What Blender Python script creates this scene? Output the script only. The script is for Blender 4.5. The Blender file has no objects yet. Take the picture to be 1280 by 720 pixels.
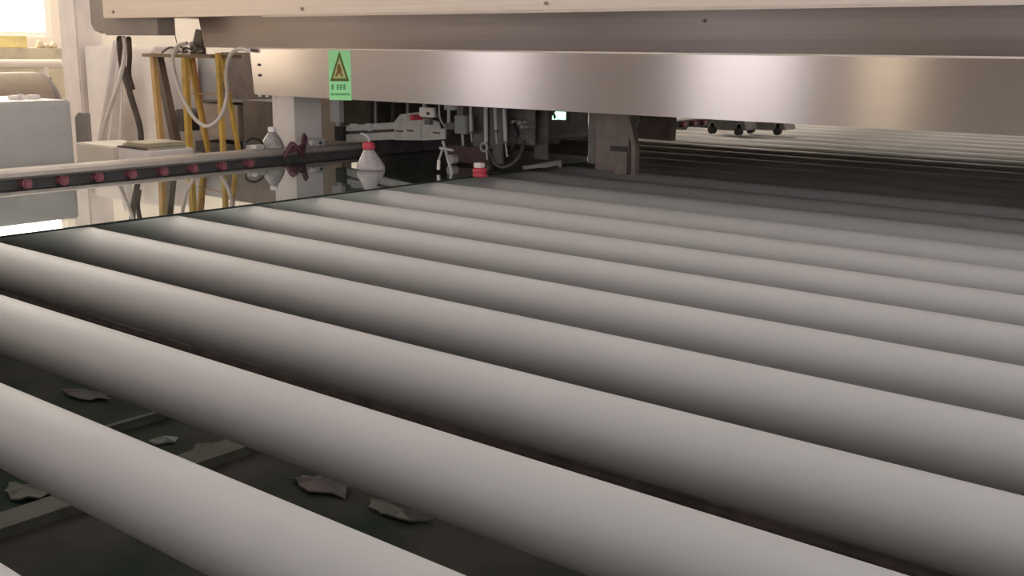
import bpy, bmesh, math, random
from mathutils import Vector, Matrix
random.seed(7)
C = bpy.context.scene.collection
SC = bpy.context.scene

# ------------------------------------------------------------------ camera
YAW, PIT, ROL, F = -0.68117321, -0.21952758, 0.01050293, 1338.7283
CAM = Vector((0.0, 0.0, 0.52668))
FW = Vector((math.sin(YAW) * math.cos(PIT), math.cos(YAW) * math.cos(PIT), math.sin(PIT)))
_r = Vector((math.cos(YAW), -math.sin(YAW), 0)); _u = _r.cross(FW)
RT = _r * math.cos(ROL) + _u * math.sin(ROL)
UP = -_r * math.sin(ROL) + _u * math.cos(ROL)
cam = bpy.data.cameras.new('camera'); camo = bpy.data.objects.new('camera', cam); C.objects.link(camo)
cam.sensor_width = 36; cam.lens = F / 1280 * 36; cam.clip_start = 0.02; cam.clip_end = 200
M3 = Matrix((RT, UP, -FW)).transposed()
camo.matrix_world = Matrix.Translation(CAM) @ M3.to_4x4()
SC.camera = camo

# ------------------------------------------------------------------ world, view
w = bpy.data.worlds.new('world'); SC.world = w; w.use_nodes = True
w.node_tree.nodes['Background'].inputs[0].default_value = (0.9, 0.86, 0.84, 1)
w.node_tree.nodes['Background'].inputs[1].default_value = 0.6
SC.view_settings.view_transform = 'Standard'; SC.view_settings.look = 'None'
SC.view_settings.exposure = 0.0; SC.view_settings.gamma = 1.0
SC.view_settings.use_curve_mapping = False
SY0 = -2.5
SKY_E = 1.8          # roof lights
WIN_E = 9.0          # daylight windows
REAR_E = 2.1
ROTA = .25
FILL_E = 2.9  # strength of the added fill panes

# ------------------------------------------------------------------ helpers
def ray(x, y): return FW + RT * ((x - 640) / F) + UP * ((360 - y) / F)
def aX(x, y, X): d = ray(x, y); return CAM + d * (X / d.x)
def aY(x, y, Y): d = ray(x, y); return CAM + d * (Y / d.y)
def aZ(x, y, Z): d = ray(x, y); return CAM + d * ((Z - CAM.z) / d.z)

def mat(name, col, rough=0.5, metal=0.0, noise=0.0, scale=8.0, bump=0.0, emit=None, es=0.0,
        col2=None, stretch=(1, 1, 1), alpha=1.0, aniso=0.0, trans=0.0, spec=None):
    m = bpy.data.materials.new(name); m.use_nodes = True
    nt = m.node_tree; b = nt.nodes['Principled BSDF']
    b.inputs['Base Color'].default_value = (*col, 1); b.inputs['Roughness'].default_value = rough
    b.inputs['Metallic'].default_value = metal
    if spec is not None: b.inputs['Specular IOR Level'].default_value = spec
    if trans: b.inputs['Transmission Weight'].default_value = trans
    if noise or bump or col2:
        tc = nt.nodes.new('ShaderNodeTexCoord'); mp = nt.nodes.new('ShaderNodeMapping')
        mp.inputs['Scale'].default_value = stretch
        nt.links.new(tc.outputs['Object'], mp.inputs[0])
        n = nt.nodes.new('ShaderNodeTexNoise'); n.inputs['Scale'].default_value = scale
        n.inputs['Detail'].default_value = 5
        nt.links.new(mp.outputs[0], n.inputs['Vector'])
        rmp = nt.nodes.new('ShaderNodeValToRGB')
        c2 = col2 or tuple(c * (1 - noise) for c in col)
        c1 = col if col2 else tuple(min(1, c * (1 + noise)) for c in col)
        rmp.color_ramp.elements[0].color = (*c2, 1); rmp.color_ramp.elements[1].color = (*c1, 1)
        rmp.color_ramp.elements[0].position = .35; rmp.color_ramp.elements[1].position = .65
        nt.links.new(n.outputs['Fac'], rmp.inputs[0]); nt.links.new(rmp.outputs[0], b.inputs['Base Color'])
        if bump:
            bp = nt.nodes.new('ShaderNodeBump'); bp.inputs['Strength'].default_value = bump
            bp.inputs['Distance'].default_value = .004
            nt.links.new(n.outputs['Fac'], bp.inputs['Height']); nt.links.new(bp.outputs[0], b.inputs['Normal'])
    if aniso:
        b.inputs['Anisotropic'].default_value = aniso; b.inputs['Anisotropic Rotation'].default_value = ROTA
        tg = nt.nodes.new('ShaderNodeTangent'); tg.direction_type = 'RADIAL'; tg.axis = 'Z'
        nt.links.new(tg.outputs[0], b.inputs['Tangent'])
    if emit:
        b.inputs['Emission Color'].default_value = (*emit, 1); b.inputs['Emission Strength'].default_value = es
    return m

class MB:
    def __init__(s): s.v = []; s.f = []; s.sm = []
    def add(s, vs, fs, smooth=False):
        o = len(s.v); s.v += [tuple(v) for v in vs]
        for f in fs: s.f.append([i + o for i in f]); s.sm.append(smooth)
        return s
    def box(s, a, b):
        x0, x1 = sorted((a[0], b[0])); y0, y1 = sorted((a[1], b[1])); z0, z1 = sorted((a[2], b[2]))
        v = [(x, y, z) for z in (z0, z1) for y in (y0, y1) for x in (x0, x1)]
        return s.add(v, [(0, 2, 3, 1), (4, 5, 7, 6), (0, 1, 5, 4), (2, 6, 7, 3), (0, 4, 6, 2), (1, 3, 7, 5)])
    def prism_y(s, pts, y0, y1):       # pts: (x, z) polygon, extruded along Y
        n = len(pts)
        v = [(p[0], y0, p[1]) for p in pts] + [(p[0], y1, p[1]) for p in pts]
        return s.add(v, [tuple(range(n)), tuple(range(2 * n - 1, n - 1, -1))] +
                     [(i, (i + 1) % n + 0, (i + 1) % n + n, i + n)[::-1] for i in range(n)])
    def prism_x(s, pts, x0, x1):       # pts: (y, z) polygon
        n = len(pts)
        v = [(x0, p[0], p[1]) for p in pts] + [(x1, p[0], p[1]) for p in pts]
        return s.add(v, [tuple(range(n)), tuple(range(2 * n - 1, n - 1, -1))] +
                     [(i, (i + 1) % n, (i + 1) % n + n, i + n)[::-1] for i in range(n)])
    def cyl(s, p0, p1, r, n=16, r1=None):
        p0 = Vector(p0); p1 = Vector(p1); r1 = r if r1 is None else r1
        d = (p1 - p0).normalized(); a = d.orthogonal().normalized(); b = d.cross(a)
        v = []
        for p, rr in ((p0, r), (p1, r1)):
            for i in range(n):
                t = 2 * math.pi * i / n; v.append(p + (a * math.cos(t) + b * math.sin(t)) * rr)
        s.add(v, [(i, (i + 1) % n, (i + 1) % n + n, i + n) for i in range(n)], True)
        return s.add(v, [tuple(range(n))[::-1], tuple(range(n, 2 * n))])
    def beam(s, p0, p1, w, h, up=(0, 0, 1)):
        p0 = Vector(p0); p1 = Vector(p1); d = (p1 - p0).normalized()
        a = d.cross(Vector(up)).normalized(); b = a.cross(d)
        v = [p + a * w / 2 * i + b * h / 2 * j for p in (p0, p1) for i, j in ((-1, -1), (1, -1), (1, 1), (-1, 1))]
        return s.add(v, [(0, 1, 2, 3), (7, 6, 5, 4), (0, 4, 5, 1), (1, 5, 6, 2), (2, 6, 7, 3), (3, 7, 4, 0)])
    def tube(s, pts, r, n=8, sub=6):
        P = [Vector(p) for p in pts]; Q = []
        if len(P) > 2:
            E = [P[0] * 2 - P[1]] + P + [P[-1] * 2 - P[-2]]
            for i in range(1, len(E) - 2):
                for k in range(sub):
                    t = k / sub; a, b, c, d = E[i - 1:i + 3]
                    Q.append(.5 * ((2 * b) + (c - a) * t + (2 * a - 5 * b + 4 * c - d) * t * t + (3 * b - a - 3 * c + d) * t ** 3))
            Q.append(P[-1])
        else: Q = P
        v = []; up = None
        for i, q in enumerate(Q):
            d = (Q[min(i + 1, len(Q) - 1)] - Q[max(i - 1, 0)]).normalized()
            if up is None: up = d.orthogonal().normalized()
            up = (up - d * up.dot(d)).normalized(); b = d.cross(up)
            rr = r(i / (len(Q) - 1)) if callable(r) else r
            for k in range(n):
                t = 2 * math.pi * k / n; v.append(q + (up * math.cos(t) + b * math.sin(t)) * rr)
        m = len(Q)
        fs = [(i * n + k, i * n + (k + 1) % n, (i + 1) * n + (k + 1) % n, (i + 1) * n + k) for i in range(m - 1) for k in range(n)]
        s.add(v, fs, True)
        return s.add([v[k] for k in range(n)] + [v[(m - 1) * n + k] for k in range(n)], [tuple(range(n))[::-1], tuple(range(n, 2 * n))])
    def lathe(s, c, prof, n=24, tilt=(0, 0)):     # prof: (r, z) upward; tilt shears x,y per z
        v = []
        for r, z in prof:
            for i in range(n):
                t = 2 * math.pi * i / n
                v.append((c[0] + r * math.cos(t) + tilt[0] * z, c[1] + r * math.sin(t) + tilt[1] * z, c[2] + z))
        m = len(prof)
        return s.add(v, [(j * n + i, j * n + (i + 1) % n, (j + 1) * n + (i + 1) % n, (j + 1) * n + i)
                         for j in range(m - 1) for i in range(n)] + [tuple(range(n))[::-1], tuple(range((m - 1) * n, m * n))], True)
    def build(s, name, m, parent=None, bevel=0.0, loc=None):
        base = Vector(WL[parent.name]) if parent else Vector(loc or (0, 0, 0))
        me = bpy.data.meshes.new(name)
        me.from_pydata([tuple(Vector(v) - base) for v in s.v], [], s.f)
        me.polygons.foreach_set('use_smooth', s.sm)
        me.validate(); me.update()
        bm = bmesh.new(); bm.from_mesh(me); bmesh.ops.recalc_face_normals(bm, faces=bm.faces[:])
        if bevel:
            bmesh.ops.remove_doubles(bm, verts=bm.verts, dist=1e-6)
            bmesh.ops.bevel(bm, geom=bm.edges[:], offset=bevel, segments=2, affect='EDGES', clamp_overlap=True)
            for f in bm.faces: f.smooth = False
        bm.to_mesh(me); bm.free()
        me.materials.append(m)
        o = bpy.data.objects.new(name, me); C.objects.link(o)
        if parent: o.parent = parent; WL[o.name] = base
        else: o.location = base; WL[o.name] = base
        return o
WL = {}
def empty(name, loc, label, cat, group=None):
    o = bpy.data.objects.new(name, None); C.objects.link(o); o.location = loc; o.empty_display_size = .05
    WL[o.name] = Vector(loc); return tag(o, label, cat, group)
def tag(o, label, cat, group=None):
    o['label'] = label; o['category'] = cat
    if group: o['group'] = group
    return o
def struct(o): o['kind'] = 'structure'; return o

# ------------------------------------------------------------------ materials
m_floor = mat('concrete floor', (.30, .27, .24), .6, noise=.2, scale=3)
m_wall = mat('cream wall', (.80, .72, .62), .8, noise=.05, scale=2)
m_ceil = mat('ceiling paint', (.55, .53, .50), .9, noise=.05)
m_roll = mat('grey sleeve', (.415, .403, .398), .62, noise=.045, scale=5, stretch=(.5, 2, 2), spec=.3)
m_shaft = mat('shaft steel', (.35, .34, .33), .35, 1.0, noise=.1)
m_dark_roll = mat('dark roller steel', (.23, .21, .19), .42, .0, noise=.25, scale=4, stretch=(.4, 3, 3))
m_steel = mat('brushed stainless steel', (.60, .56, .55), .2, 1.0, noise=.02, scale=30, stretch=(.05, 1, 4), aniso=.8)
m_steel2 = mat('duller stainless steel', (.54, .485, .47), .34, 1.0, noise=.05, scale=20, stretch=(.05, 1, 4), aniso=.7)
m_cap = mat('satin stainless trim', (.74, .66, .59), .42, .85, noise=.04, scale=20, stretch=(.05, 1, 4))
m_brown = mat('brown grey painted steel', (.34, .285, .25), .5, .2, noise=.08)
m_dark = mat('mottled dark brown', (.06, .048, .045), .55, noise=.4, scale=12)  # one dark tone shared by slots, holes, panels and small parts
m_black = mat('black plastic', (.02, .018, .018), .4, noise=.2)
m_tray = mat('dark green tray', (.045, .038, .032), .75, scale=4.5, col2=(.008, .018, .012), spec=.15, bump=.3)
m_beam = mat('olive grey beam', (.04, .04, .03), .55, noise=.3, scale=14)
m_rod = mat('rusty brown bar', (.10, .075, .07), .5, noise=.3, scale=20)
m_rail = mat('aluminium rail', (.44, .39, .35), .5, .5, noise=.1, scale=10)
m_railg = mat('rail channel grey', (.10, .095, .09), .5, noise=.25, scale=14)
m_redcap = mat('faded red cap', (.36, .12, .14), .5, noise=.15, scale=30)
m_red = mat('red plastic', (.55, .05, .08), .45, noise=.1)
m_cab = mat('grey cabinet enamel', (.52, .49, .45), .5, noise=.03)
m_white = mat('off white enamel', (.87, .79, .74), .55, noise=.04)
m_pink = mat('pale pillar paint', (.82, .73, .68), .7, noise=.05)
m_cloth = mat('pale plastic sheet', (.76, .68, .65), .6, noise=.06)
m_tan = mat('tan board', (.50, .42, .30), .7, noise=.15)
m_yellow = mat('yellow painted steel', (.80, .52, .12), .45, noise=.15, scale=14)
m_orange = mat('orange brown steel', (.68, .34, .14), .5, noise=.15, scale=14)
m_greybr = mat('grey brown strut', (.17, .135, .11), .5, noise=.15)
m_pillar_shade = mat('lilac grey pillar shade', (.36, .33, .32), .45, noise=.05)  # shade tone for the stand-in at the pillar base
m_lgrey = mat('light grey painted metal', (.50, .48, .47), .5, noise=.06)
m_mgrey = mat('mid grey metal', (.48, .455, .42), .5, .0, noise=.12, scale=20)
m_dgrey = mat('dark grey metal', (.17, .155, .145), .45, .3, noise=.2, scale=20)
m_plate = mat('brown steel plate', (.20, .165, .15), .45, .4, noise=.12, scale=20)
m_cable = mat('white cable sheath', (.78, .70, .64), .5, noise=.03)
m_hose = mat('dark brown hose', (.10, .07, .055), .55, noise=.2)
m_maroon = mat('maroon cable', (.10, .035, .05), .55, noise=.3)
m_bottle = mat('cloudy bottle plastic', (.60, .54, .54), .25, noise=.08, scale=40, trans=.35)
m_bottle2 = mat('grey clear bottle plastic', (.42, .39, .37), .25, noise=.15, scale=60, trans=.3)
m_card = mat('torn brown paper', (.075, .062, .056), .8, noise=.3, scale=15)
m_shard = mat('pale glass shard', (.12, .12, .105), .2, noise=.2)
m_sign = mat('fluorescent green sticker', (.42, .98, .46), .5, noise=.02)
m_signdk = mat('dark olive print', (.10, .14, .02), .6, noise=.05)
m_signyl = mat('yellow green print', (.50, .56, .22), .6, noise=.05)
m_signfig = mat('brown print', (.22, .11, .02), .6, noise=.05)
m_signtx = mat('green print', (.10, .42, .16), .6, noise=.05)
m_day = mat('overexposed daylight pane', (1, 1, 1), .5, emit=(1.0, .93, .78), es=WIN_E)
m_rearday = mat('daylight pane', (1, 1, 1), .5, emit=(.98, .92, .97), es=REAR_E)
m_roof = mat('roof light panel', (1, 1, 1), .5, emit=(1.0, .965, .94), es=SKY_E)
m_roofw = mat('warm roof light panel', (1, 1, 1), .5, emit=(1.0, .90, .78), es=6.8)
m_roofc = mat('cool roof light panel', (1, 1, 1), .5, emit=(.96, .96, 1.0), es=SKY_E * .6)
m_rearwarm = mat('warm daylight pane', (1, 1, 1), .5, emit=(1.0, .80, .55), es=REAR_E * 1.15)
m_fill = mat('added fill pane', (1, 1, 1), .5, emit=(.96, .96, 1.0), es=FILL_E)  # glowing panes added to brighten the lower faces of the rollers
m_exit = mat('lit exit panel', (.9, 1, .9), .5, emit=(.55, 1.0, .70), es=1.7)
m_exitg = mat('exit figure green', (.01, .12, .06), .5)
m_yblk = mat('yellow block', (.75, .60, .25), .6, noise=.1)

m_glass = bpy.data.materials.new('reflective sheet glass'); m_glass.use_nodes = True
nt = m_glass.node_tree; nt.nodes.clear()
out = nt.nodes.new('ShaderNodeOutputMaterial'); mx = nt.nodes.new('ShaderNodeMixShader')
lw = nt.nodes.new('ShaderNodeLayerWeight'); lw.inputs[0].default_value = .5
pw = nt.nodes.new('ShaderNodeMath'); pw.operation = 'POWER'; pw.inputs[1].default_value = 2.6
fr = nt.nodes.new('ShaderNodeMath'); fr.operation = 'MULTIPLY_ADD'; fr.inputs[1].default_value = .9; fr.inputs[2].default_value = .08
nt.links.new(lw.outputs['Facing'], pw.inputs[0]); nt.links.new(pw.outputs[0], fr.inputs[0])
tr = nt.nodes.new('ShaderNodeBsdfTransparent'); tr.inputs[0].default_value = (.78, .84, .82, 1)
gl = nt.nodes.new('ShaderNodeBsdfGlossy'); gl.inputs['Roughness'].default_value = .015
gl.inputs['Color'].default_value = (.95, .97, .97, 1)
nt.links.new(fr.outputs[0], mx.inputs[0]); nt.links.new(tr.outputs[0], mx.inputs[1]); nt.links.new(gl.outputs[0], mx.inputs[2])
nt.links.new(mx.outputs[0], out.inputs[0])
m_gedge = mat('dark glass edge', (.012, .02, .018), .2)

# ------------------------------------------------------------------ the hall
FZ = -0.9
XL, XR, YF, YB, ZC = -12.0, 6.0, -9.0, 16.0, 4.6
struct(MB().box((XL, YF, FZ - .1), (XR, YB, FZ)).build('floor', m_floor))
# roof with daylight strips
strips = [(-9.5, -8.3), (-5.2, -4.0), (-1.6, -.4), (2.2, 3.4)]
mb = MB(); xs = [XL] + [v for s_ in strips for v in s_] + [XR]
for a, b in zip(xs[0::2], xs[1::2]): mb.box((a, YF, ZC), (b, YB, ZC + .1))
mb.box((XL, YF, ZC), (XR, SY0, ZC + .1))
struct(mb.build('ceiling', m_ceil))
for i, (a, b) in enumerate(strips):
    o = struct(MB().box((a, SY0, ZC + .02), (b, YB, ZC + .06)).build('window_%d' % (i + 1), (m_roofw, m_roof, m_roofc, m_roofc)[i]))
def wall_holes(name, axis, pos, u0, u1, holes, m, th=.15):
    """wall in the plane axis=pos spanning u0..u1, holes (u0,u1,z0,z1) left open"""
    mb = MB(); hs = sorted(holes); u = u0; sgn = th if pos > 0 else -th
    def bx(a, b, z0, z1):
        if b - a < 1e-4 or z1 - z0 < 1e-4: return
        if axis == 'x': mb.box((pos, a, z0), (pos + sgn, b, z1))
        else: mb.box((a, pos, z0), (b, pos + sgn, z1))
    for h in hs:
        bx(u, h[0], FZ, ZC); bx(h[0], h[1], FZ, h[2]); bx(h[0], h[1], h[3], ZC); u = h[1]
    bx(u, u1, FZ, ZC)
    return struct(mb.build(name, m))
wn = [4]
def window(axis, pos, h, m):
    wn[0] += 1; sg = 1 if pos > 0 else -1
    def P(u, d, z): return (pos + sg * d, u, z) if axis == 'x' else (u, pos + sg * d, z)
    a, b, z0, z1 = h
    w_ = struct(MB().box(P(a, .10, z0), P(b, .12, z1)).build('window_%d' % wn[0], m))
    f = MB()
    for u in (a + .03, b - .03): f.box(P(u - .03, .02, z0), P(u + .03, .095, z1))
    for z in (z0 + .03, z1 - .03): f.box(P(a + .06, .025, z - .03), P(b - .06, .09, z + .03))
    f.build('window_frame', m_white, w_)
    return w_
left_holes = [(-8.85, -7.0, -.3, 3.4), (-3.6, -2.4, -.3, 3.4), (2.6, 6.42, .60, 3.4)]
wall_holes('wall_left', 'x', XL, YF, YB, left_holes, m_wall)
for i, h in enumerate(left_holes): window('x', XL, h, (m_rearday, m_rearwarm, m_day)[i])
front_holes = [(-8.9, -7.0, -.3, 3.4), (-6.0, -5.4, -.3, 3.4), (-2.6, 4.6, -.4, 2.4)]  # last opening holds an added fill pane, made up to light the rollers
wall_holes('wall_front', 'y', YF, XL, XR, front_holes, mat('dim brown wall', (.38, .33, .30), .8, noise=.08))
for i, h in enumerate(front_holes): window('y', YF, h, (m_rearday, m_rearwarm, m_fill)[i])
wall_holes('wall_back', 'y', YB, XL, XR, [], m_wall)
wall_holes('wall_right', 'x', XR, YF, YB, [(-6, 12, .4, 3.2)], m_wall)
window('x', XR, (-6, 12, .4, 3.2), m_fill)  # added fill light in window form, out of view

# ------------------------------------------------------------------ conveyor frame
P0, Y0, R = 0.3, 0.43551, 0.05846
XR0, XR1 = -3.86, 1.05
cf = empty('roller_conveyor', (-4.08, 0.2, FZ), 'long roller conveyor frame with aluminium side rail and dark channel carrying the rollers', 'conveyor')
def ye(y): return y
YE = 9.6
rail = MB().box((-4.14, .2, -.135), (-4.06, YE, -.085)).box((-4.13, .2, -.135), (-4.085, YE, .022)).build('side_channel', m_railg, cf)
tr_ = MB().prism_y([(-4.13, .022), (-4.03, .022), (-4.022, .032), (-4.028, .048), (-4.05, .056), (-4.13, .056)], .2, YE).build('top_rail', m_rail, cf)
lip = MB().box((-4.085, .2, -.03), (-4.03, YE, -.024)).build('lower_lip', m_railg, cf)
capm = MB().cyl((-4.085, 0, 0), (-4.052, 0, 0), .022, 8).cyl((-4.052, 0, 0), (-4.044, 0, 0), .014, 8)
n0 = 2.02
c0 = None
for k in range(-10, 50):
    y = n0 + .151 * k
    if y > YE - .1: break
    if 3.15 < y < 6.72: continue
    if c0 is None:
        c0 = capm.build('bearing_cap', m_redcap, rail); base = c0
        o = c0
    else:
        o = bpy.data.objects.new('bearing_cap', c0.data); C.objects.link(o); o.parent = rail
    o.location = Vector((0, y, 0.0)) - 0 * WL[cf.name]
struct_leg = 0
for y in (.5, 3.0, 5.8, 8.8):
    MB().box((-4.15, y - .04, FZ), (-4.07, y + .04, -.135)).build('leg', m_railg, cf)
    MB().box((1.07, y - .04, FZ), (1.15, y + .04, -.135)).build('leg', m_railg, cf)
MB().box((1.06, .2, -.135), (1.14, YE, .03)).build('side_channel', m_railg, cf)
MB().cyl((-4.06, 1.372, -.15), (1.06, 1.372, -.15), .014, 10).build('cross_rod', m_rod, cf)
for px, py, z, wd, hh in ((48, 635, -.372, .075, .0225), (167, 523, -.372, .016, .0225)):
    p = aZ(px, py, z)
    MB().box((p.x - wd / 2, .2, z - hh), (p.x + wd / 2, 2.6, z)).build('lengthwise_bar', m_beam, cf)
MB().box((-4.06, 2.6, -.34), (1.06, 2.66, -.29)).build('cross_bar', m_railg, cf)
MB().box((-4.06, .2, -.34), (1.06, .26, -.29)).build('cross_bar', m_railg, cf)

tray = MB().box((-4.05, .27, -.405), (1.05, 9.0, -.395)).box((-4.05, .27, -.395), (-4.04, 9.0, -.345)).box((1.04, .27, -.395), (1.05, 9.0, -.345)).build('drip_tray', m_tray, loc=(0, 0, -.4))
tag(tray, 'dark green drip tray lying low beneath the conveyor rollers', 'tray')
for y in (1, 4, 7): MB().box((-4.06, y, -.44), (1.06, y + .05, -.405)).build('tray_bearer', m_railg, cf)
def scrap(px, py, sx, sy, rot, m, label, name, cat, h=.010, n=17):
    p = aZ(px, py, -.385); pts = []
    for i in range(n):
        t = 2 * math.pi * i / n; r = random.uniform(.6, 1.1)
        x, y = sx * r * math.cos(t), sy * r * math.sin(t)
        pts.append((p.x + x * math.cos(rot) - y * math.sin(rot), p.y + x * math.sin(rot) + y * math.cos(rot)))
    mb = MB(); zz = [random.uniform(0, h) for _ in pts]
    v = [(a, b, -.394 + z) for (a, b), z in zip(pts, zz)] + [(a, b, -.390 + z) for (a, b), z in zip(pts, zz)] + [(p.x, p.y, -.394 + h), (p.x, p.y, -.388 + h)]
    f = [(i, (i + 1) % n, 2 * n) for i in range(n)] + [((i + 1) % n + n, i + n, 2 * n + 1) for i in range(n)] + [(i, (i + 1) % n, (i + 1) % n + n, i + n) for i in range(n)]
    mb.add(v, f)
    return tag(mb.build(name, m, loc=(p.x, p.y, -.394)), label, cat)
scrap(400, 605, .10, .045, .1, m_card, 'crumpled brown grey paper scrap below the gap right of centre, largest in the tray', 'paper_scrap', 'scrap', .016)
scrap(110, 492, .09, .035, .3, m_card, 'flat brownish scrap in the tray near the left end of the second gap', 'paper_scrap', 'scrap')
scrap(255, 562, .05, .03, -.2, m_card, 'small grey scrap in the dark green tray left of the crumpled paper', 'paper_scrap', 'scrap')
scrap(205, 548, .035, .02, .9, m_shard, 'pale glassy shard in the tray beside the thin lengthwise bar', 'glass_shard', 'shard')
scrap(500, 640, .09, .03, .2, m_beam, 'olive grey scrap in the tray right of the crumpled paper', 'paper_scrap', 'scrap')
scrap(30, 612, .07, .04, .2, m_beam, 'dull olive scrap at the far left of the lowest gap', 'paper_scrap', 'scrap')

# ------------------------------------------------------------------ rollers
ORD = ['first', 'second', 'third', 'fourth', 'fifth', 'sixth', 'seventh', 'eighth', 'ninth', 'tenth', 'eleventh', 'twelfth', 'thirteenth', 'fourteenth', 'fifteenth']
def roller(m):
    r = bpy.data.objects.new('conveyor_roller', None); r.empty_display_size = .05; C.objects.link(r); WL[r.name] = Vector((0, 0, 0))
    mb = MB(); n = 64; v = []
    for x, rr in ((XR0, R - .003), (XR0 + .003, R), (XR1 - .003, R), (XR1, R - .003)):
        for i in range(n):
            t = 2 * math.pi * i / n; v.append((x, rr * math.cos(t), rr * math.sin(t)))
    mb.add(v, [(j * n + i, j * n + (i + 1) % n, (j + 1) * n + (i + 1) % n, (j + 1) * n + i) for j in range(3) for i in range(n)], True)
    mb.add(v[:n] + v[3 * n:], [tuple(range(n))[::-1], tuple(range(n, 2 * n))])
    mb.build('sleeve', m, r)
    MB().cyl((XR0 - .22, 0, 0), (XR0, 0, 0), .014, 16).build('shaft_end', m_shaft, r)
    MB().cyl((XR1, 0, 0), (XR1 + .008, 0, 0), .014, 16).build('shaft_end', m_shaft, r)
    return r
def copy_roller(src):
    r = src.copy(); C.objects.link(r)
    for ch in src.children:
        c = ch.copy(); C.objects.link(c); c.parent = r
    return r
GL = ['nearest grey roller, only a sliver in the bottom left corner',
      'second nearest grey roller, crossing the bottom left with the dark green tray in front',
      'third grey roller from the front, broad, leaving the frame at bottom right']
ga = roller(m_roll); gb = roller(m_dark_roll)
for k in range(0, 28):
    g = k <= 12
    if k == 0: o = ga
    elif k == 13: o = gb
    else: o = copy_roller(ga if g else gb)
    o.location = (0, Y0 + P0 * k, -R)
    if k < 3: lab = GL[k]
    elif g and k < 12: lab = 'matte grey conveyor roller, %s counted from the front' % ORD[k]
    elif k == 12: lab = 'last matte grey roller, against the first dark roller below the hood'
    elif k == 13: lab = 'first dark steel roller under the hood, next to the last grey one'
    elif k == 27: lab = 'farthest dark steel roller, a thin line below the hood edge'
    else: lab = 'dark steel roller under the hood, %s counted back from the grey ones' % ORD[k - 13]
    tag(o, lab, 'roller', 'matte grey conveyor rollers' if g else 'dark steel rollers below and beyond the hood')

# ------------------------------------------------------------------ sheet glass on the rollers
gs = empty('glass_sheet', (-3.37, .3, .0005), 'large reflective glass sheet lying on the rollers beside the side rail', 'glass')
GX0, GX1, GY0, GY1 = -3.80, -2.945, .35, 4.4
MB().box((GX0, GY0, .0005), (GX1 - .004, GY1, .0065)).build('pane', m_glass, gs)
MB().box((GX1 - .004, GY0, .0005), (GX1, GY1, .0065)).build('cut_edge', m_gedge, gs)
MB().box((GX0 - .003, GY0, .0005), (GX0, GY1, .0065)).build('cut_edge', m_gedge, gs)

# ------------------------------------------------------------------ stainless hood over the conveyor
HB = 0.306
hood = empty('stainless_hood', (-1.5, 3.2, HB), 'long brushed stainless steel machine hood bridging the conveyor', 'machine hood')
XE = 1.6
xl = aY(312, 60, 3.2).x; xl2 = aY(318, 118, 3.2).x
zt = aY(640, 64, 3.2).z
MB().prism_y([(xl, zt), (xl2, HB + .006), (xl2 + .012, HB), (XE, HB), (XE, zt)], 3.2, 5.9).build('lower_box', m_steel, hood)
zc = aY(640, 14, 3.06).z
MB().prism_x([(3.362, zt), (3.335, zc + .012), (5.6, zc + .012), (5.6, zt)], aY(250, 45, 3.34).x, XE).build('recessed_band', m_steel2, hood)
capx = aY(128, 10, 3.06).x
MB().box((capx, 3.06, zc), (XE, 3.085, zc + .4)).box((capx, 3.085, zc + .012), (XE, 5.9, zc + .4)).build('top_cover', m_cap, hood, bevel=.004)
MB().box((aY(325, 28, 3.06).x, 3.07, zc - .006), (XE, 3.085, zc)).build('drip_lip', m_cap, hood)
MB().box((xl + .002, 3.196, zt - .004), (XE, 3.21, zt + .002)).build('top_edge_lip', m_cap, hood)
for x, y in ((142, 15), (378, 11), (683, 4)):
    p = aY(x, y, 3.06)
    MB().cyl((p.x, 3.053, p.z), (p.x, 3.0615, p.z), .007, 10).build('screw', m_brown, hood)
for x, y in ((324, 81), (325, 94)):
    p = aY(x, y, 3.2)
    MB().cyl((p.x, 3.193, p.z), (p.x, 3.2005, p.z), .006, 10).build('screw', m_dark, hood)
for x in (321, 330, 339):
    p = aY(x, 118, 3.2)
    MB().cyl((p.x, 3.22, HB - .010), (p.x, 3.22, HB + .004), .009, 10).build('bolt_head', m_cap, hood)
p = aY(880, 26, 3.34); MB().cyl((p.x, 3.333, p.z), (p.x, 3.341, p.z), .006, 10).build('screw', m_brown, hood)
# end housing under the cover at its left end
a = aY(130, 26, 3.12); b = aY(198, 44, 3.12)
MB().box((a.x, 3.12, b.z), (b.x, 3.22, zc + .012)).build('end_housing', m_brown, hood, bevel=.004)
c = aY(112, 10, 3.2); d = aY(131, 42, 3.2)
MB().prism_y([(c.x, .95), (c.x, d.z + .05), (c.x + .03, d.z + .015), (c.x + .10, d.z), (d.x + .06, d.z), (d.x + .06, .95)], 3.2, 3.4).build('rounded_end_cover', m_brown, hood, bevel=.003)
# hood legs: one by the left rail (seen), one off to the right
p0 = aY(340, 120, 3.4); p1 = aY(367, 120, 3.4)
post = tag(MB().box((p0.x, 3.4, FZ), (-4.145, 3.57, HB - .0008)).box((-4.145, 3.4, .0565), (p1.x, 3.57, HB - .0008)).build('hood_post', m_white, loc=(p0.x, 3.4, FZ)), 'pale square post standing under the left end of the hood', 'post')
MB().box((1.25, 3.3, FZ), (1.55, 4.9, HB)).build('support_leg', m_brown, hood)
# enclosure sides and back below the hood
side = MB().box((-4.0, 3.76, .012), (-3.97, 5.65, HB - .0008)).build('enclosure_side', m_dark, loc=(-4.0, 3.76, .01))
tag(side, 'dark side wall of the machine in the shadow beneath the hood', 'machine panel')

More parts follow.
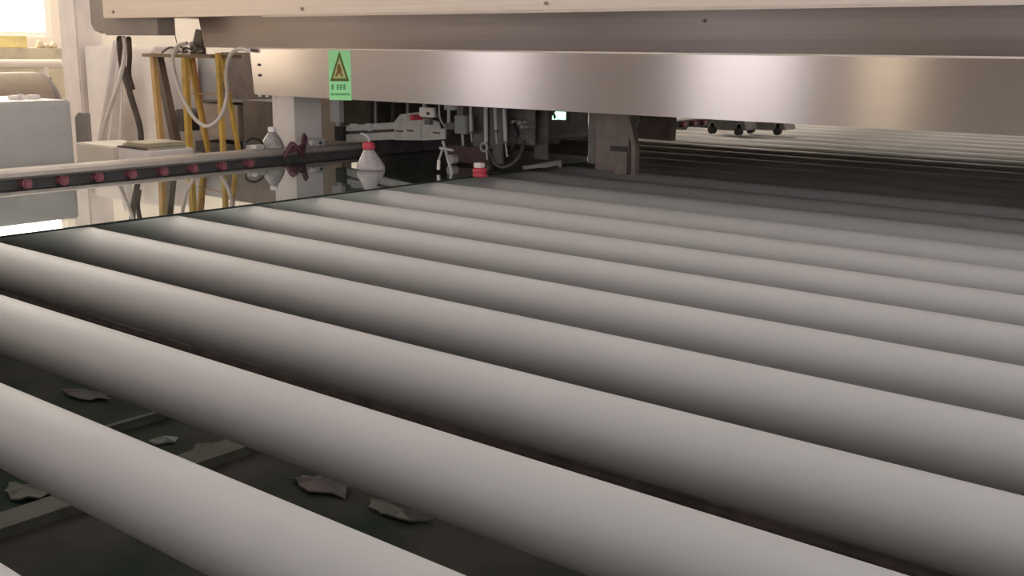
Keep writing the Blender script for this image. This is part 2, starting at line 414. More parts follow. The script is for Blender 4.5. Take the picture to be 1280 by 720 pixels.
# warning sticker
st = empty('warning_sticker', aY(425, 94, 3.199), 'bright green warning sticker with black triangle on the hood front', 'sticker')
def onface(x, y, off): q = aY(x, y, 3.2); return (q.x, q.z)
def fp(pts, off, th=.0006): return MB().prism_y([onface(x, y, 0) for x, y in pts], 3.2 - off - th, 3.2 - off)
fp([(410.5, 61.5), (438, 61.5), (439.5, 125.5), (412, 125)], .0002, .001).build('backing', m_sign, st)
fp([(424.5, 64), (436.8, 101.5), (413, 101.5)], .0012).build('triangle', m_signdk, st)
fp([(424.6, 72), (433.2, 98), (416.5, 98)], .0018).build('triangle_field', m_signyl, st)
fg = fp([(423.2, 80), (425.2, 80), (426, 83), (427.5, 87), (426.8, 90), (429.8, 96), (427.6, 96), (424.8, 91), (421.2, 95.8), (419.4, 95), (422.2, 89), (422, 84)], .0024)
fg.build('figure', m_signfig, st)
tx = MB()
for x0, x1 in ((414.5, 417.5), (421, 424), (424.8, 428), (428.8, 432.4)):
    for y in (106, 108.4, 110.6): tx.v, tx.f, tx.sm = tx.v, tx.f, tx.sm; tx.prism_y([onface(a_, b_, 0) for a_, b_ in ((x0, y), (x1, y + .1), (x1, y + 1.2), (x0, y + 1.1))], 3.2 - .0018, 3.2 - .0012)
    xm = (x0 + x1) / 2
    tx.prism_y([onface(a_, b_, 0) for a_, b_ in ((xm - .5, 105), (xm + .5, 105), (xm + .5, 112), (xm - .5, 112))], 3.2 - .0018, 3.2 - .0012)
for x0 in range(414, 436, 3):
    tx.prism_y([onface(a_, b_, 0) for a_, b_ in ((x0, 116.4), (x0 + 2.2, 116.5), (x0 + 2.2, 119.3), (x0, 119.2))], 3.2 - .0018, 3.2 - .0012)
tx.build('lettering', m_signtx, st)

# ------------------------------------------------------------------ machinery hanging in the shadow below the hood
def pbox(mb, x0, y0, x1, y1, Y, dep, top=False):
    a = aY(x0, y0, Y); b = aY(x1, y1, Y)
    return mb.box((a.x, Y, b.z), (b.x, Y + dep, HB - .0008 if top else a.z))
def prod(mb, x0, y0, x1, y1, Y, r, top=False, n=10, Y2=None):
    a = aY(x0, y0, Y); b = aY(x1, y1, Y2 or Y)
    if top: a.z = HB - .0008
    return mb.cyl(a, b, r, n)
Y6 = 3.6
# wall plates behind
o = pbox(MB(), 369, 122, 427, 179, 3.78, .02, True).build('backing_panel', m_brown, loc=aY(400, 179, 3.78)); tag(o, 'flat brown grey panel right of the pale post under the hood', 'machine panel')
o = pbox(MB(), 427, 122, 490, 162, 3.9, .02, True).build('backing_panel', mat('olive panel', (.10, .10, .07), .4, noise=.3), loc=aY(460, 153, 3.9)); tag(o, 'dark olive panel behind the linear guide under the hood', 'machine panel')
# hanging strut with black block
e = empty('hanging_strut', (aY(418, 150, Y6).x, Y6, HB), 'pale hanging strut with black block at its lower end', 'strut')
pbox(MB(), 412, 125, 424.5, 153, Y6, .03, True).build('strut_bar', m_lgrey, e, bevel=.002)
pbox(MB(), 420, 150, 423.5, 160, Y6 + .005, .012).build('pin', m_lgrey, e)
pbox(MB(), 417.5, 157.5, 430.0, 176.5, Y6 - .005, .05).build('block', m_black, e, bevel=.003)
# linear guide
e = empty('linear_guide', (aY(460, 165, Y6 + .01).x, Y6 + .01, HB), 'horizontal grey linear guide with a dark slot under the hood', 'guide rail')
def quad(pts, Y, dep, name, m, par, bevel=0):
    q = [aY(x, y, Y) for x, y in pts]
    return MB().prism_y([(v.x, v.z) for v in q], Y, Y + dep).build(name, m, par, bevel=bevel)
quad([(432.6, 157), (497, 152.5), (497, 161), (432.6, 164)], Y6 + .01, .03, 'upper_bar', m_mgrey, e)
quad([(432.6, 163.5), (497, 160.5), (497, 165), (432.6, 168.5)], Y6 + .022, .02, 'slot', m_dark, e)
quad([(432.6, 168), (497, 164.5), (497, 174), (432.6, 177)], Y6 + .01, .03, 'lower_bar', m_mgrey, e)
prod(MB(), 470, 150, 470, 158, Y6 + .03, .008, True).build('hanger', m_dgrey, e)
pbox(MB(), 457.5, 154, 463, 164, Y6 - .002, .012).build('clip', m_lgrey, e)
pbox(MB(), 437, 154.5, 446, 160, Y6 - .002, .012).build('clip', m_lgrey, e)
# bracket plate
e = empty('mounting_bracket', (aY(523, 160, Y6).x, Y6, HB), 'grey angular mounting bracket at the right end of the linear guide', 'bracket')
quad([(493, 152), (500, 143), (524, 140), (524, 146), (541, 150), (556, 156), (556, 174), (530, 175.5), (493, 175)], Y6 - .004, .012, 'plate', m_mgrey, e, .001)
prod(MB(), 510, 140, 510, 150, Y6 + .02, .009, True).build('hanger', m_dgrey, e)
pbox(MB(), 522.5, 154, 525.5, 174, Y6 - .01, .005).build('rib', m_lgrey, e)
for x, y in ((499, 164), (512, 163.5), (545, 166)): pbox(MB(), x - 4, y - 1.3, x + 4, y + 1.3, Y6 - .008, .004).build('slot', m_dark, e)
# white switch box with red knob
e = empty('switch_box', (aY(532, 140, Y6 - .03).x, Y6 - .03, HB), 'small white switch box with a red knob beneath the hood', 'switch box')
pbox(MB(), 523.5, 134, 542, 147, Y6 - .03, .04, False).build('housing', m_white, e, bevel=.003)
pbox(MB(), 528, 126, 531, 136, Y6 - .01, .012, True).build('stem', m_lgrey, e)
pbox(MB(), 533, 140, 536.5, 144, Y6 - .033, .004).build('hole', m_dark, e)
pbox(MB(), 530.5, 147, 537, 156, Y6 - .028, .02).build('connector', m_dgrey, e)
a = aY(521, 146.5, Y6 - .035); MB().cyl((a.x, Y6 - .07, a.z), (a.x, Y6 - .03, a.z), .013, 14).build('red_knob', m_red, e)
quad([(517, 143.5), (525, 145), (525, 150), (517, 148)], Y6 - .03, .015, 'lever', m_red, e)
# dark and pale cables
o = MB().tube([aY(545, 126, Y6 - .02), aY(547, 140, Y6 - .03), aY(550, 150, Y6 - .03), aY(553, 160, Y6 - .01)], .007).build('signal_cable', m_black, loc=aY(547, 140, Y6)); tag(o, 'black cable hanging right of the white switch box', 'cable')
o = MB().tube([aY(549, 127, Y6 - .035), aY(549, 140, Y6 - .045), aY(551, 150, Y6 - .045), aY(556, 158, Y6 - .02)], .004).build('signal_cable', m_lgrey, loc=aY(551, 140, Y6)); tag(o, 'thin pale cable hanging right of the black cable', 'cable')
# round flange with stem
e = empty('flange_mount', (aY(565, 135, Y6).x, Y6, HB), 'pale round flange with a short stem against the hood underside', 'flange')
a = aY(565, 137, Y6); MB().cyl((a.x, Y6, a.z), (a.x, Y6, HB - .0008), .036, 20).build('flange', m_lgrey, e)
prod(MB(), 561, 137, 561, 153, Y6, .008).build('stem', m_lgrey, e)
pbox(MB(), 556, 153, 567, 162, Y6 - .01, .03).build('valve_body', m_dgrey, e, bevel=.002)
# motor
e = empty('hanging_motor', (aY(575, 155, Y6).x, Y6, HB), 'grey box motor hanging under the hood above the maroon plate', 'motor')
pbox(MB(), 567.5, 144, 582.5, 168, Y6 - .02, .06).build('motor_housing', mat('grey motor paint', (.26, .27, .27), .4, noise=.06), e, bevel=.004)
pbox(MB(), 571, 120, 579, 145, Y6, .03, True).build('bracket', m_dgrey, e)
prod(MB(), 578, 168, 579, 182, Y6, .006).build('output_shaft', m_mgrey, e)
# pneumatic cylinders and rods
def rodthing(x0, y0, x1, y1, xs, ys, Y, r, label, mm=m_lgrey):
    e = empty('air_cylinder', (aY(x0, y0, Y).x, Y, HB), label, 'air cylinder', 'air cylinders hanging under the hood')
    prod(MB(), x0, y0, x1, y1, Y, r, True, 14).build('barrel', mm, e)
    prod(MB(), x1, y1, xs, ys, Y, r * .45).build('piston_rod', m_mgrey, e)
    prod(MB(), x1, y1 - 2, x1, y1 + 1.5, Y, r * 1.3, n=14).build('end_cap', m_dgrey, e)
    return e
rodthing(588, 140, 589, 166, 590, 178, Y6, .008, 'slim pale air cylinder right of the grey box motor')
rodthing(607, 138, 607.5, 180, 609, 200, Y6 - .02, .009, 'long grey air cylinder with a ring at its lower end')
rodthing(619, 140, 620, 164, 621, 180, Y6, .008, 'short air cylinder in the middle of the cylinder row')
rodthing(630, 145, 632, 178, 634, 196, Y6 - .02, .009, 'rightmost pale air cylinder of the row under the hood')
a = aY(605, 184, Y6 - .03); rb = MB()
rb.tube([(a.x + .02 * math.cos(t * math.pi / 6), Y6 - .03, a.z + .018 * math.sin(t * math.pi / 6)) for t in range(13)], .0045, 6, 2)
o = rb.build('pull_ring', m_mgrey, loc=a); tag(o, 'grey metal ring on the long air cylinder', 'ring')
for x0, y0, x1, y1, Y, lab in ((591, 140, 604, 184, 3.66, 'dark vertical plate behind the ring and air cylinders'), (612, 150, 628, 205, 3.68, 'narrow dark plate between the two right air cylinders'),
                               (636, 140, 668, 182, 3.75, 'dark block with small fittings left of the green exit sign'), (668, 152, 684, 200, 3.8, 'dim grey guard plate below the exit sign')):
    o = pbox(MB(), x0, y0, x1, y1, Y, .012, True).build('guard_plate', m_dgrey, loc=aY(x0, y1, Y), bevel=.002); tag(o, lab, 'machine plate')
for x, y, lb in ((648, 152, 'left'), (656, 153, 'middle, slightly raised'), (659, 158, 'lowest')):
    a = aY(x, y, 3.74); o = MB().cyl((a.x, 3.70, a.z), (a.x, 3.75, a.z), .008, 10).build('hose_fitting', m_lgrey, loc=a)
    tag(o, lb + ' pale hose fitting on the dark block beside the exit sign', 'fitting', 'hose fittings on the dark block')
o = MB().tube([aY(640, 150, 3.72), aY(648, 168, 3.66), aY(640, 185, 3.64), aY(632, 200, 3.66)], .006).build('air_hose', m_black, loc=aY(640, 170, 3.7)); tag(o, 'black air hose looping down right of the air cylinders', 'hose')
o = MB().tube([aY(612, 190, 3.62), aY(620, 206, 3.58), aY(634, 208, 3.60), aY(648, 196, 3.66), aY(655, 176, 3.75)], .007).build('air_hose', m_dgrey, loc=aY(640, 200, 3.7)); tag(o, 'dark grey air hose bowed low above the glass corner', 'hose')
# maroon plate with disc, standing on the glass behind the tool
gz = .0067
e = empty('maroon_carriage', (aY(585, 200, 3.62).x, 3.62, gz), 'dull maroon carriage plate with a grey disc behind the crossed rods', 'carriage')
pbox(MB(), 558, 181, 612, 207, 3.66, .03).build('plate', mat('dull maroon paint', (.085, .045, .048), .5, noise=.25), e, bevel=.003)
a = aY(567, 199, 3.65); MB().cyl((a.x, 3.625, a.z), (a.x, 3.66, a.z), .022, 20).build('disc', m_mgrey, e)
a = aY(562, 207, 3.66); b = aY(608, 207, 3.66)
for q in (a, b): MB().box((q.x - .01, 3.665, gz), (q.x + .01, 3.685, q.z + .004)).build('foot', m_dgrey, e)
# crossed rods tool
e = empty('crossed_rod_stand', aZ(566, 221, gz), 'pale crossed rods with a white tip standing on the glass', 'rod stand')
prod(MB(), 553.5, 176, 566, 221.5, 3.38, .006, Y2=None).build('long_rod', m_lgrey, e)
prod(MB(), 553, 186, 548.5, 201, 3.37, .005).build('short_rod', m_lgrey, e)
prod(MB(), 548.6, 200, 548, 212, 3.37, .0075).build('white_tip', m_white, e)
prod(MB(), 550, 185, 566.5, 188, 3.37, .006).build('cross_bar', m_lgrey, e)
# red suction foot
e = empty('red_roller_stop', aZ(600, 219, gz), 'small red stop with white top at the glass edge', 'stop')
a = aZ(600, 221, gz)
MB().lathe(a, [(.030, 0), (.032, .008), (.026, .014), (.031, .022), (.031, .032), (.022, .038)], 20).build('red_body', m_red, e)
MB().box((a.x - .024, a.y - .016, gz + .037), (a.x + .014, a.y + .016, gz + .058)).build('white_top', m_white, e, bevel=.003)
# thin bright bar low at right
a = aY(655, 210.5, 3.75); b = aY(700, 203, 3.95)
o = MB().beam(a, b, .018, .022).box((a.x - .006, a.y - .006, 0), (a.x + .006, a.y + .006, a.z)).box((b.x - .006, b.y - .006, 0), (b.x + .006, b.y + .006, b.z)).build('low_guide_bar', m_lgrey, loc=(a.x, a.y, 0)); tag(o, 'thin pale bar lying low left of the brown drive column', 'bar')
# brown drive column
e = empty('drive_column', (aY(768, 190, 3.6).x, 3.6, HB), 'brown steel drive column hanging to the rollers below the hood', 'column')
pbox(MB(), 745, 154, 785, 216, 3.6, .05, True).build('casing', m_plate, e, bevel=.003)
pbox(MB(), 736, 150, 744, 205, 3.63, .10, True).build('side_plate', m_dgrey, e)
quad([(783, 152), (788, 152), (794, 180), (794, 219), (789, 219), (789, 182)], 3.59, .03, 'flange', m_plate, e)
pbox(MB(), 763, 182, 783, 190, 3.595, .01).build('slot', m_black, e)
pbox(MB(), 768, 190, 783, 219, 3.592, .03).build('foot_plate', m_plate, e)
quad([(745, 152), (751, 143), (786, 143), (786, 156), (745, 156)], 3.61, .08, 'neck', m_plate, e)
# dark block behind it
o = pbox(MB(), 797, 155, 838, 176, 4.6, .05, True).build('inner_block', mat('rust brown casting', (.20, .14, .11), .5, noise=.3), loc=aY(815, 176, 4.6)); tag(o, 'dim rust brown block hanging right of the drive column', 'machine block')
# exit sign
e = empty('exit_sign', aY(698, 145, 4.2), 'small glowing green and white exit sign in the dark under the hood', 'exit sign')
pbox(MB(), 688.5, 138, 707.5, 151, 4.2, .04, True).build('housing', m_dgrey, e)
pbox(MB(), 694, 139.3, 706.5, 149.8, 4.195, .006).build('lit_panel', m_exit, e)
quad([(690, 149.5), (690.5, 145), (693.5, 141), (695, 141), (695, 149.5)], 4.195, .006, 'lit_arrow', m_exit, e)
quad([(691.2, 142.6), (693.3, 141.6), (694.2, 144), (694.8, 146.6), (693.4, 149.4), (691.9, 146.8)], 4.190, .004, 'figure', m_exitg, e)

# ------------------------------------------------------------------ things on glass and rail
# squeeze bottle with red collar
bp = aZ(464, 212, gz); e = empty('squeeze_bottle', bp, 'cloudy plastic squeeze bottle with red collar and bent spout on the glass', 'bottle')
MB().lathe(bp, [(.058, 0), (.062, .004), (.060, .018), (.048, .042), (.034, .066), (.025, .082), (.023, .090)], 28, tilt=(-.12, -.03)).build('bottle_body', m_bottle, e)
cx = bp.x - .12 * .088
MB().lathe((cx, bp.y - .0025, gz + .088), [(.027, 0), (.028, .006), (.026, .026), (.014, .032)], 24).build('red_collar', m_red, e)
MB().tube([(cx, bp.y, gz + .116), (cx - .004, bp.y, gz + .138), (cx - .028, bp.y - .004, gz + .150), (cx - .045, bp.y - .006, gz + .152)], .005).build('spout', m_lgrey, e)
# clear bottle on rail
rp = aX(341, 188, -4.12)
rz = .0562
def onrail(x, y=188, X=-4.10):
    q = aX(x, y, X); return Vector((X, q.y, rz))
q = onrail(341); e = empty('clear_bottle', q, 'grey clear plastic bottle with white cap on the side rail by the post', 'bottle')
MB().lathe(q, [(.050, 0), (.054, .004), (.051, .02), (.038, .048), (.021, .070), (.017, .078)], 24).build('bottle_body', m_bottle2, e)
MB().lathe(q + Vector((0, 0, .077)), [(.019, 0), (.020, .004), (.018, .022)], 16).build('white_cap', m_white, e)
# dark tool coil left of it
q = onrail(318); e = empty('tape_dispenser', q, 'dark curved metal tape dispenser left of the clear bottle on the rail', 'dispenser')
MB().tube([q + Vector((0, -.055, .008)), q + Vector((0, -.05, .035)), q + Vector((0, -.01, .052)), q + Vector((0, .035, .040)), q + Vector((0, .05, .02))], .006).build('arched_handle', m_black, e)
MB().box((q.x - .02, q.y - .05, rz), (q.x + .02, q.y + .045, rz + .022)).build('body', m_mgrey, e, bevel=.004)
MB().cyl(q + Vector((.012, -.02, .015)), q + Vector((.03, -.02, .015)), .009, 12).build('pale_roll', m_white, e)
# maroon cable bundle and grey fitting
q = onrail(372, 186, -4.03)
mb = MB()
for i in range(5):
    dx = random.uniform(-.006, .012); dy = random.uniform(-.01, .01)
    mb.tube([q + Vector((dx, -.09 + dy, -.02 - .006 * i)), q + Vector((.02 + dx, -.05, -.005 + .008 * i)), q + Vector((.025 + dx, dy, .012 - .012 * i)), q + Vector((dx, .035, .025 + dy)), q + Vector((dx - .02, .06, .05 + dy))], .009)
o = mb.build('cable_bundle', m_maroon, loc=q); tag(o, 'tangled maroon cable bundle hanging over the side rail beside the post', 'cable bundle')
q = onrail(397, 184, -4.06); e = empty('clamp_fitting', q, 'light grey clamp fitting on the rail beside the maroon cables', 'clamp')
MB().box((q.x - .03, q.y - .03, rz), (q.x + .02, q.y + .035, rz + .035)).build('body', m_lgrey, e, bevel=.005)
MB().cyl(q + Vector((.02, 0, .014)), q + Vector((.026, 0, .014)), .008, 12).build('bore', m_black, e)
MB().cyl(q + Vector((0, -.045, .016)), q + Vector((0, -.028, .016)), .012, 14).build('pale_cap', m_white, e)

# far end: caster blocks on the dark rollers
def caster(px, py, lab):
    q = aZ(px, py, .0005); e = empty('wheeled_block', q, lab, 'wheeled block', 'dark wheeled blocks beyond the hood')
    MB().prism_y([(q.x - .14, .032), (q.x - .12, .10), (q.x + .12, .11), (q.x + .15, .035), (q.x + .05, .028), (q.x - .05, .028)], q.y - .04, q.y + .12).build('body', m_dgrey, e, bevel=.004)
    for dx in (-.095, .095):
        MB().cyl((q.x + dx, q.y - .055, .025), (q.x + dx, q.y - .02, .025), .024, 18).build('wheel', m_black, e)
        MB().box((q.x + dx - .012, q.y - .04, .03), (q.x + dx + .012, q.y + .0, .07)).build('fork', m_dgrey, e)
caster(910, 168, 'left dark block on wheels standing on the far rollers')
caster(958, 167.5, 'right dark block on wheels standing on the far rollers')

# ------------------------------------------------------------------ beyond the left rail
# grey cabinet
cA = aX(88, 125, -4.7)
e = empty('grey_cabinet', (-4.8, 2.0, FZ), 'plain grey metal cabinet behind the side rail at the left edge', 'cabinet')
MB().box((-5.26, 1.3, FZ), (-4.70, cA.y, cA.z)).build('body', m_cab, e, bevel=.008)
MB().box((-4.702, 1.36, FZ + .06), (-4.695, cA.y - .02, cA.z - .02)).build('door', m_cab, e, bevel=.001)
for x, wd, hh in ((18, 5, .018), (27, 3, .022), (42, 8, .018)):
    q = aX(x, 124, -4.9)
    o = MB().box((-4.93, q.y - wd * .003, cA.z), (-4.88, q.y + wd * .003, cA.z + hh)).build('small_box', m_white, loc=(-4.9, q.y, cA.z), bevel=.002)
    tag(o, {18: 'leftmost little white box on top of the grey cabinet', 27: 'middle and tallest little white box on the grey cabinet', 42: 'widest little white box, rightmost on the grey cabinet'}[x], 'box')
# brown tank behind the cabinet
e = empty('brown_tank', (-6.0, 2.6, FZ), 'brown horizontal tank behind the grey cabinet', 'tank')
z1 = aX(40, 90, -6.0).z
MB().cyl((-6.05, 1.0, z1 - .22), (-6.05, aX(50, 100, -6).y, z1 - .22), .22, 32).build('tank_shell', mat('tan tank paint', (.36, .27, .19), .5, noise=.1), e)
yd = aX(50, 100, -6).y
MB().tube([(-6.05, yd, z1 - .22), (-6.05, yd + .05, z1 - .22), (-6.05, yd + .10, z1 - .22)], lambda t: .221 * math.sqrt(max(.15, 1 - t * t)), 32).build('end_dome', mat('grey lilac dome', (.24, .19, .175), .5, noise=.1), e)
for y in (1.3, 2.5): MB().box((-6.2, y, FZ), (-5.9, y + .1, z1 - .40)).build('saddle', m_dark, e)
# handrail pipe
z = aX(40, 80, -8.0).z
e = empty('pale_handrail', (-8, 3.2, FZ), 'pale horizontal handrail below the bright window', 'handrail')
MB().cyl((-8, 1.5, z), (-8, aX(76, 84, -8).y, z), .035, 12).build('rail', m_wall, e)
MB().cyl((-8, 1.5, z - .12), (-8, aX(62, 92, -8).y, z - .12), .022, 12).build('lower_rail', m_dark, e)
for y in (1.8, 3.0, 4.2): MB().cyl((-8, y, FZ), (-8, y, z), .03, 10).build('post', m_wall, e)
# tan ledge and objects below the window
zz = aX(40, 60, -11.2).z
o = MB().box((-11.6, 2.5, FZ), (-11.0, 6.4, zz)).build('storage_crate', m_tan, loc=(-11.3, 4.5, FZ), bevel=.01); tag(o, 'long tan board crate under the bright window', 'crate')
q = aX(12, 60, -11.2); o = MB().box((-11.4, q.y - .35, zz), (-11.05, q.y + .12, zz + .12)).build('carton', m_yblk, loc=(-11.2, q.y, zz), bevel=.006); tag(o, 'yellow carton on the tan crate against the bright window', 'carton')
for x, h in ((50, .09), (58, .05), (67, .07)):
    q = aX(x, 60, -11.2)
    o = MB().lathe((-11.2, q.y, zz), [(.035, 0), (.04, .02), (.03, h * .7), (.012, h)], 12).build('small_jar', m_tan, loc=(-11.2, q.y, zz))
    tag(o, {50: 'tallest jar, leftmost of three under the bright window', 58: 'shortest, middle jar of three under the bright window', 67: 'rightmost of three jars under the window, next to the pillar'}[x], 'jar')
# pillar
Yp = aX(97, 60, -7).y; xp = aY(76, 60, Yp).x; yq = aX(112, 60, -7).y
o = struct(MB().box((xp, Yp, FZ), (-7, yq + .1, ZC)).build('wall_pillar', m_pink, loc=(-7.2, Yp, FZ), bevel=.01))
# white cabinet behind hoses
e = empty('white_cabinet', (-6.5, 3.95, FZ), 'tall off-white machine cabinet behind the hanging hoses', 'cabinet')
wa = aY(105, 57, 3.95); wb = aY(193, 57, 3.95)
MB().box((wa.x, 3.95, FZ), (wb.x, 4.27, wa.z)).build('body', m_white, e, bevel=.008)
xm = aY(148, 100, 3.95).x
MB().box((wa.x + .02, 3.94, FZ + .05), (xm - .006, 3.952, wa.z - .02)).build('door', m_white, e, bevel=.002)
MB().box((xm + .006, 3.94, FZ + .05), (wb.x - .02, 3.952, wa.z - .02)).build('door', m_white, e, bevel=.002)
# draped sheet
mb = MB(); nx, nz = 30, 24; v = []
for j in range(nz + 1):
    t = j / nz; y = 50 + t * 140
    for i in range(nx + 1):
        s = i / nx; x = (142 + 14 * s) * (1 - t) + (116 + 40 * s) * t
        yy = 3.84 + .022 * math.sin(s * 17 + 1.5 * t) * (.3 + t); q = aY(x, y, 3.84)
        v.append((q.x, yy, q.z))
f = [(j * (nx + 1) + i, j * (nx + 1) + i + 1, (j + 1) * (nx + 1) + i + 1, (j + 1) * (nx + 1) + i) for j in range(nz) for i in range(nx)]
mb.add(v, f, True); o = mb.build('plastic_sheet', m_cloth, loc=aY(140, 60, 3.84)); tag(o, 'pale plastic sheet hanging in folds before the white cabinet', 'sheet')
sm = o.modifiers.new('solid', 'SOLIDIFY'); sm.thickness = .003
o = MB().tube([aY(154.5, 46, 3.15), aY(156, 62, 3.17), aY(152, 90, 3.19), aY(141, 125, 3.19), aY(128, 165, 3.19), aY(122, 200, 3.19)], .011).build('white_hose', m_cable, loc=aY(154, 60, 3.19)); tag(o, 'white hose hanging from the end housing left of the brown hose', 'hose')
o = MB().tube([aY(150, 48.5, 3.19), aY(151, 70, 3.26), aY(156, 95, 3.28), aY(165, 125, 3.28), aY(175, 160, 3.28), aY(177, 192, 3.28)], lambda t: .019 - .004 * t, 10).build('brown_hose', m_hose, loc=aY(154, 60, 3.28)); tag(o, 'thick dark brown hose bending down right of the white hose', 'hose')
o = MB().tube([aY(161, 48.5, 3.195), aY(162, 70, 3.32), aY(161, 92, 3.34), aY(166, 112, 3.36)], .014, 10).build('brown_hose', m_hose, loc=aY(160, 60, 3.37)); tag(o, 'short brown hose joining the thick brown hose below the housing', 'hose')
# cream boxes and a folded cloth at the foot of the hoses
a = aY(94, 178, 2.9); b = aY(141, 178, 2.9)
o = MB().box((a.x, 2.9, FZ), (b.x, 3.15, a.z)).build('cream_box', m_wall, loc=(a.x, 2.9, FZ), bevel=.006); tag(o, 'cream box between the grey cabinet and the folded cloth', 'box')
a = aY(147, 184, 2.9); b = aY(186, 184, 2.9)
o = MB().box((a.x, 2.9, FZ), (b.x, 3.15, a.z)).build('cream_box', m_white, loc=(a.x, 2.9, FZ), bevel=.006); tag(o, 'off-white box carrying the folded cloth beside the yellow trestle', 'box')
mb = MB()
for k, (zo, l) in enumerate(((0, 0), (.012, .02), (.022, .05))):
    mb.box((a.x + .005 + l, 2.91, a.z + zo), (b.x - .01 - l * .3, 3.12, a.z + zo + .010))
o = mb.build('folded_cloth', m_tan, loc=(a.x, 2.95, a.z), bevel=.004); tag(o, 'folded beige cloth with a dark rim on the off-white box', 'cloth')
o = MB().box((a.x - .004, 2.901, a.z + .0005), (b.x - .03, 2.9095, a.z + .008)).build('cloth_rim', m_dark, o)

# yellow trestle
def foot(x, y, Y):            # straight down the ray plane to the floor
    q = aY(x, y, Y); return q
e = empty('yellow_trestle', (aY(235, 195, 3.5).x, 3.5, FZ), 'yellow steel trestle of splayed legs beside the end of the hood', 'trestle')
def leg(x0, y0, x1, y1, Y, wd, m, Yb=None):
    p = aY(x0, y0, Y); q = aY(x1, y1, Yb or Y)
    d = q - p; t = (FZ - p.z) / d.z
    MB().beam(p, p + d * t, wd, wd * .8, up=(0, 1, 0)).build('leg', m, e)
leg(191, 66, 203, 196, 3.50, .034, mat('tan yellow steel', (.74, .48, .2), .45, noise=.1, scale=14))
leg(197, 68, 224, 196, 3.58, .050, m_greybr)
leg(231, 68, 237, 194, 3.50, .034, m_yellow)
leg(235, 68, 260, 190, 3.56, .020, m_yellow)
leg(240, 70, 252, 140, 3.64, .024, m_orange)
leg(272.5, 66, 279, 190, 3.50, .026, m_yellow)
leg(277, 68, 297, 182, 3.56, .022, m_yellow)
a = aY(189, 65, 3.53); b = aY(276, 67, 3.53); zt2 = max(a.z, b.z) - .008
MB().box((a.x, 3.47, zt2 - .018), (b.x, 3.66, zt2)).build('top_bar', mat('dull ochre steel', (.30, .22, .12), .5, noise=.15), e)
a = aY(240, 117, 3.56); b = aY(290, 117, 3.56)
MB().beam(a, b, .006, .006).build('tie_wire', m_orange, e)
# clutter on top of the trestle
q = aY(215, 60, 3.53)
mb = MB()
for i in range(4):
    x0 = 202 + i * 9
    mb.tube([Vector((aY(x0, 62, 3.5).x, 3.5 + .02 * i, zt2 + .006)), Vector((aY(x0 + 5, 56, 3.5).x, 3.53, zt2 + .035 + .008 * (i % 2))), Vector((aY(x0 + 13, 60, 3.5).x, 3.55, zt2 + .015)), Vector((aY(x0 + 18, 62, 3.5).x, 3.5, zt2 + .008))], .006)
o = mb.build('wire_coil', m_greybr, loc=(q.x, 3.53, zt2)); tag(o, 'loose grey brown wire coil on top of the yellow trestle', 'wire coil')
q = aY(235, 50, 3.55); e2 = empty('grey_pulley', (q.x, 3.55, zt2), 'dark grey pulley block on the trestle before the cream gap', 'pulley')
MB().prism_y([(aY(228, 60, 3.55).x, zt2), (aY(230, 50, 3.55).x, zt2 + .05), (aY(235, 38, 3.55).x, aY(235, 36, 3.55).z), (aY(241, 40, 3.55).x, aY(241, 38, 3.55).z), (aY(243, 60, 3.55).x, zt2)], 3.60, 3.625).build('bracket', m_greybr, e2)
q2 = aY(234, 56, 3.55); MB().cyl((q2.x, 3.575, q2.z), (q2.x, 3.60, q2.z), .018, 16).build('wheel', m_lgrey, e2)
o = MB().tube([aY(217, 24, 3.4), aY(218, 40, 3.42), aY(221, 54, 3.5)], .0025, 6).build('cord', m_greybr, loc=aY(218, 40, 3.42)); tag(o, 'thin dark cord hanging from the cover to the trestle top', 'cord')
# white cable loop
o = MB().tube([aY(311, 63, 3.17), aY(299, 61, 3.22), aY(288, 69, 3.27), aY(283, 90, 3.34), aY(284, 118, 3.4), aY(276, 145, 3.4), aY(261, 158, 3.4), aY(245, 150, 3.4), aY(232, 130, 3.4), aY(222, 105, 3.42), aY(216, 75, 3.45), aY(222, 58, 3.46), aY(234, 54, 3.47)], .0105, 8).build('white_cable', m_cable, loc=aY(284, 118, 3.4)); tag(o, 'white cable looping low in front of the yellow trestle', 'cable')
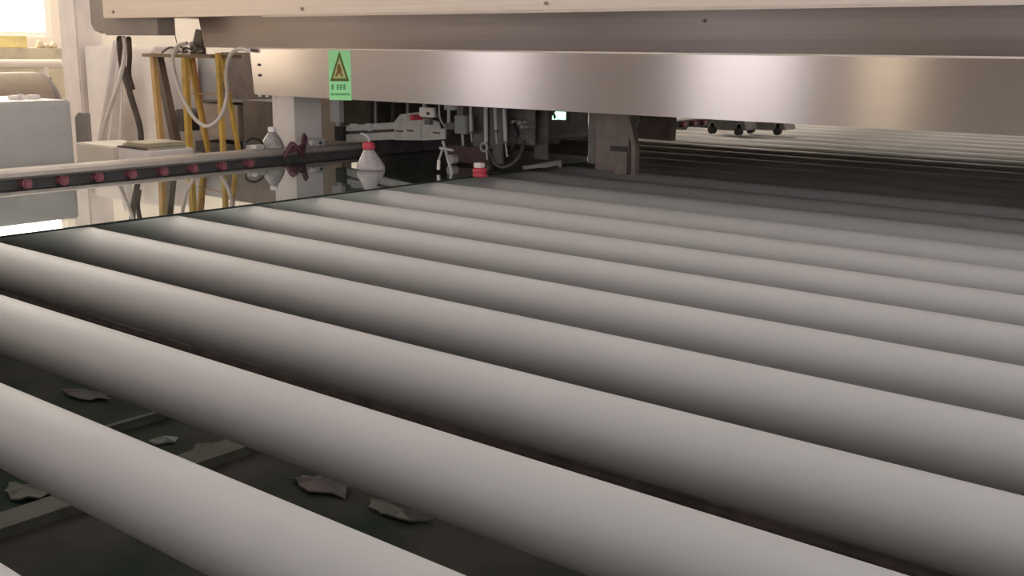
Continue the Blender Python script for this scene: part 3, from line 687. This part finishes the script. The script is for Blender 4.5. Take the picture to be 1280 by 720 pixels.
# panels behind the trestle
a = aY(205, 66, 4.3); b = aY(316, 122, 4.3)
o = MB().box((a.x, 4.3, FZ), (aY(272, 66, 4.3).x, 4.9, a.z)).build('machine_panel', m_lgrey, loc=(a.x, 4.3, FZ)); tag(o, 'light grey machine box behind the yellow trestle', 'machine panel')
o = MB().box((aY(272.5, 66, 4.3).x, 4.32, FZ), (aY(345, 66, 4.3).x, 4.9, a.z + .01)).build('machine_panel', m_plate, loc=(b.x, 4.3, FZ)); tag(o, 'brown grey machine box behind the end of the hood', 'machine panel')
o = pbox(MB(), 247, 128, 300, 176, 4.0, .18).build('motor_box', m_brown, bevel=.008, loc=aY(270, 176, 4.0)); tag(o, 'brown box motor with dark rim seen between the yellow legs', 'motor')
pbox(MB(), 244, 124, 302, 129, 3.99, .2).build('lid', m_dark, o); pbox(MB(), 244, 176, 302, 196, 3.99, .2).build('base', m_dark, o)
a = aY(231, 150, 4.0); o2 = MB().cyl((a.x, 3.96, a.z), (a.x, 4.12, a.z), .07, 24).build('fan_cover', m_dark, o)
zb = aY(270, 196, 3.99).z
MB().box((aY(247, 190, 4).x, 4.0, FZ), (aY(298, 190, 4).x, 4.18, zb)).build('pedestal', m_dark, o)
a = aY(303, 125, 3.9); b = aY(341, 125, 3.9)
o = MB().box((a.x, 3.9, FZ), (b.x, 4.2, a.z)).build('control_box', m_greybr, loc=(a.x, 3.9, FZ), bevel=.004); tag(o, 'dark brown upright box left of the pale hood post', 'machine box')

# added white block standing in for the bright glow beyond the far rail
o = MB().box((-5.1, 7.0, FZ), (-4.5, 8.8, .075)).build('glow_stand_in', m_white, loc=(-4.8, 7.8, FZ), bevel=.005); tag(o, 'low white block standing in for the bright glow behind the far rail, seen under the hood edge', 'crate')
a = aY(92, 140, 3.3); b = aY(110, 178, 3.3)
o = MB().prism_y([(a.x, FZ), (a.x, a.z - .03), (a.x + .04, a.z), (b.x, a.z), (b.x, FZ)], 3.3, 3.33).build('pillar_shade_board', m_pillar_shade, loc=(a.x, 3.3, FZ), bevel=.006); tag(o, 'lilac grey upright board standing in for the shaded pillar base between the grey cabinet and the white cabinet', 'board')  # shade on the lower pillar put in as a separate grey board
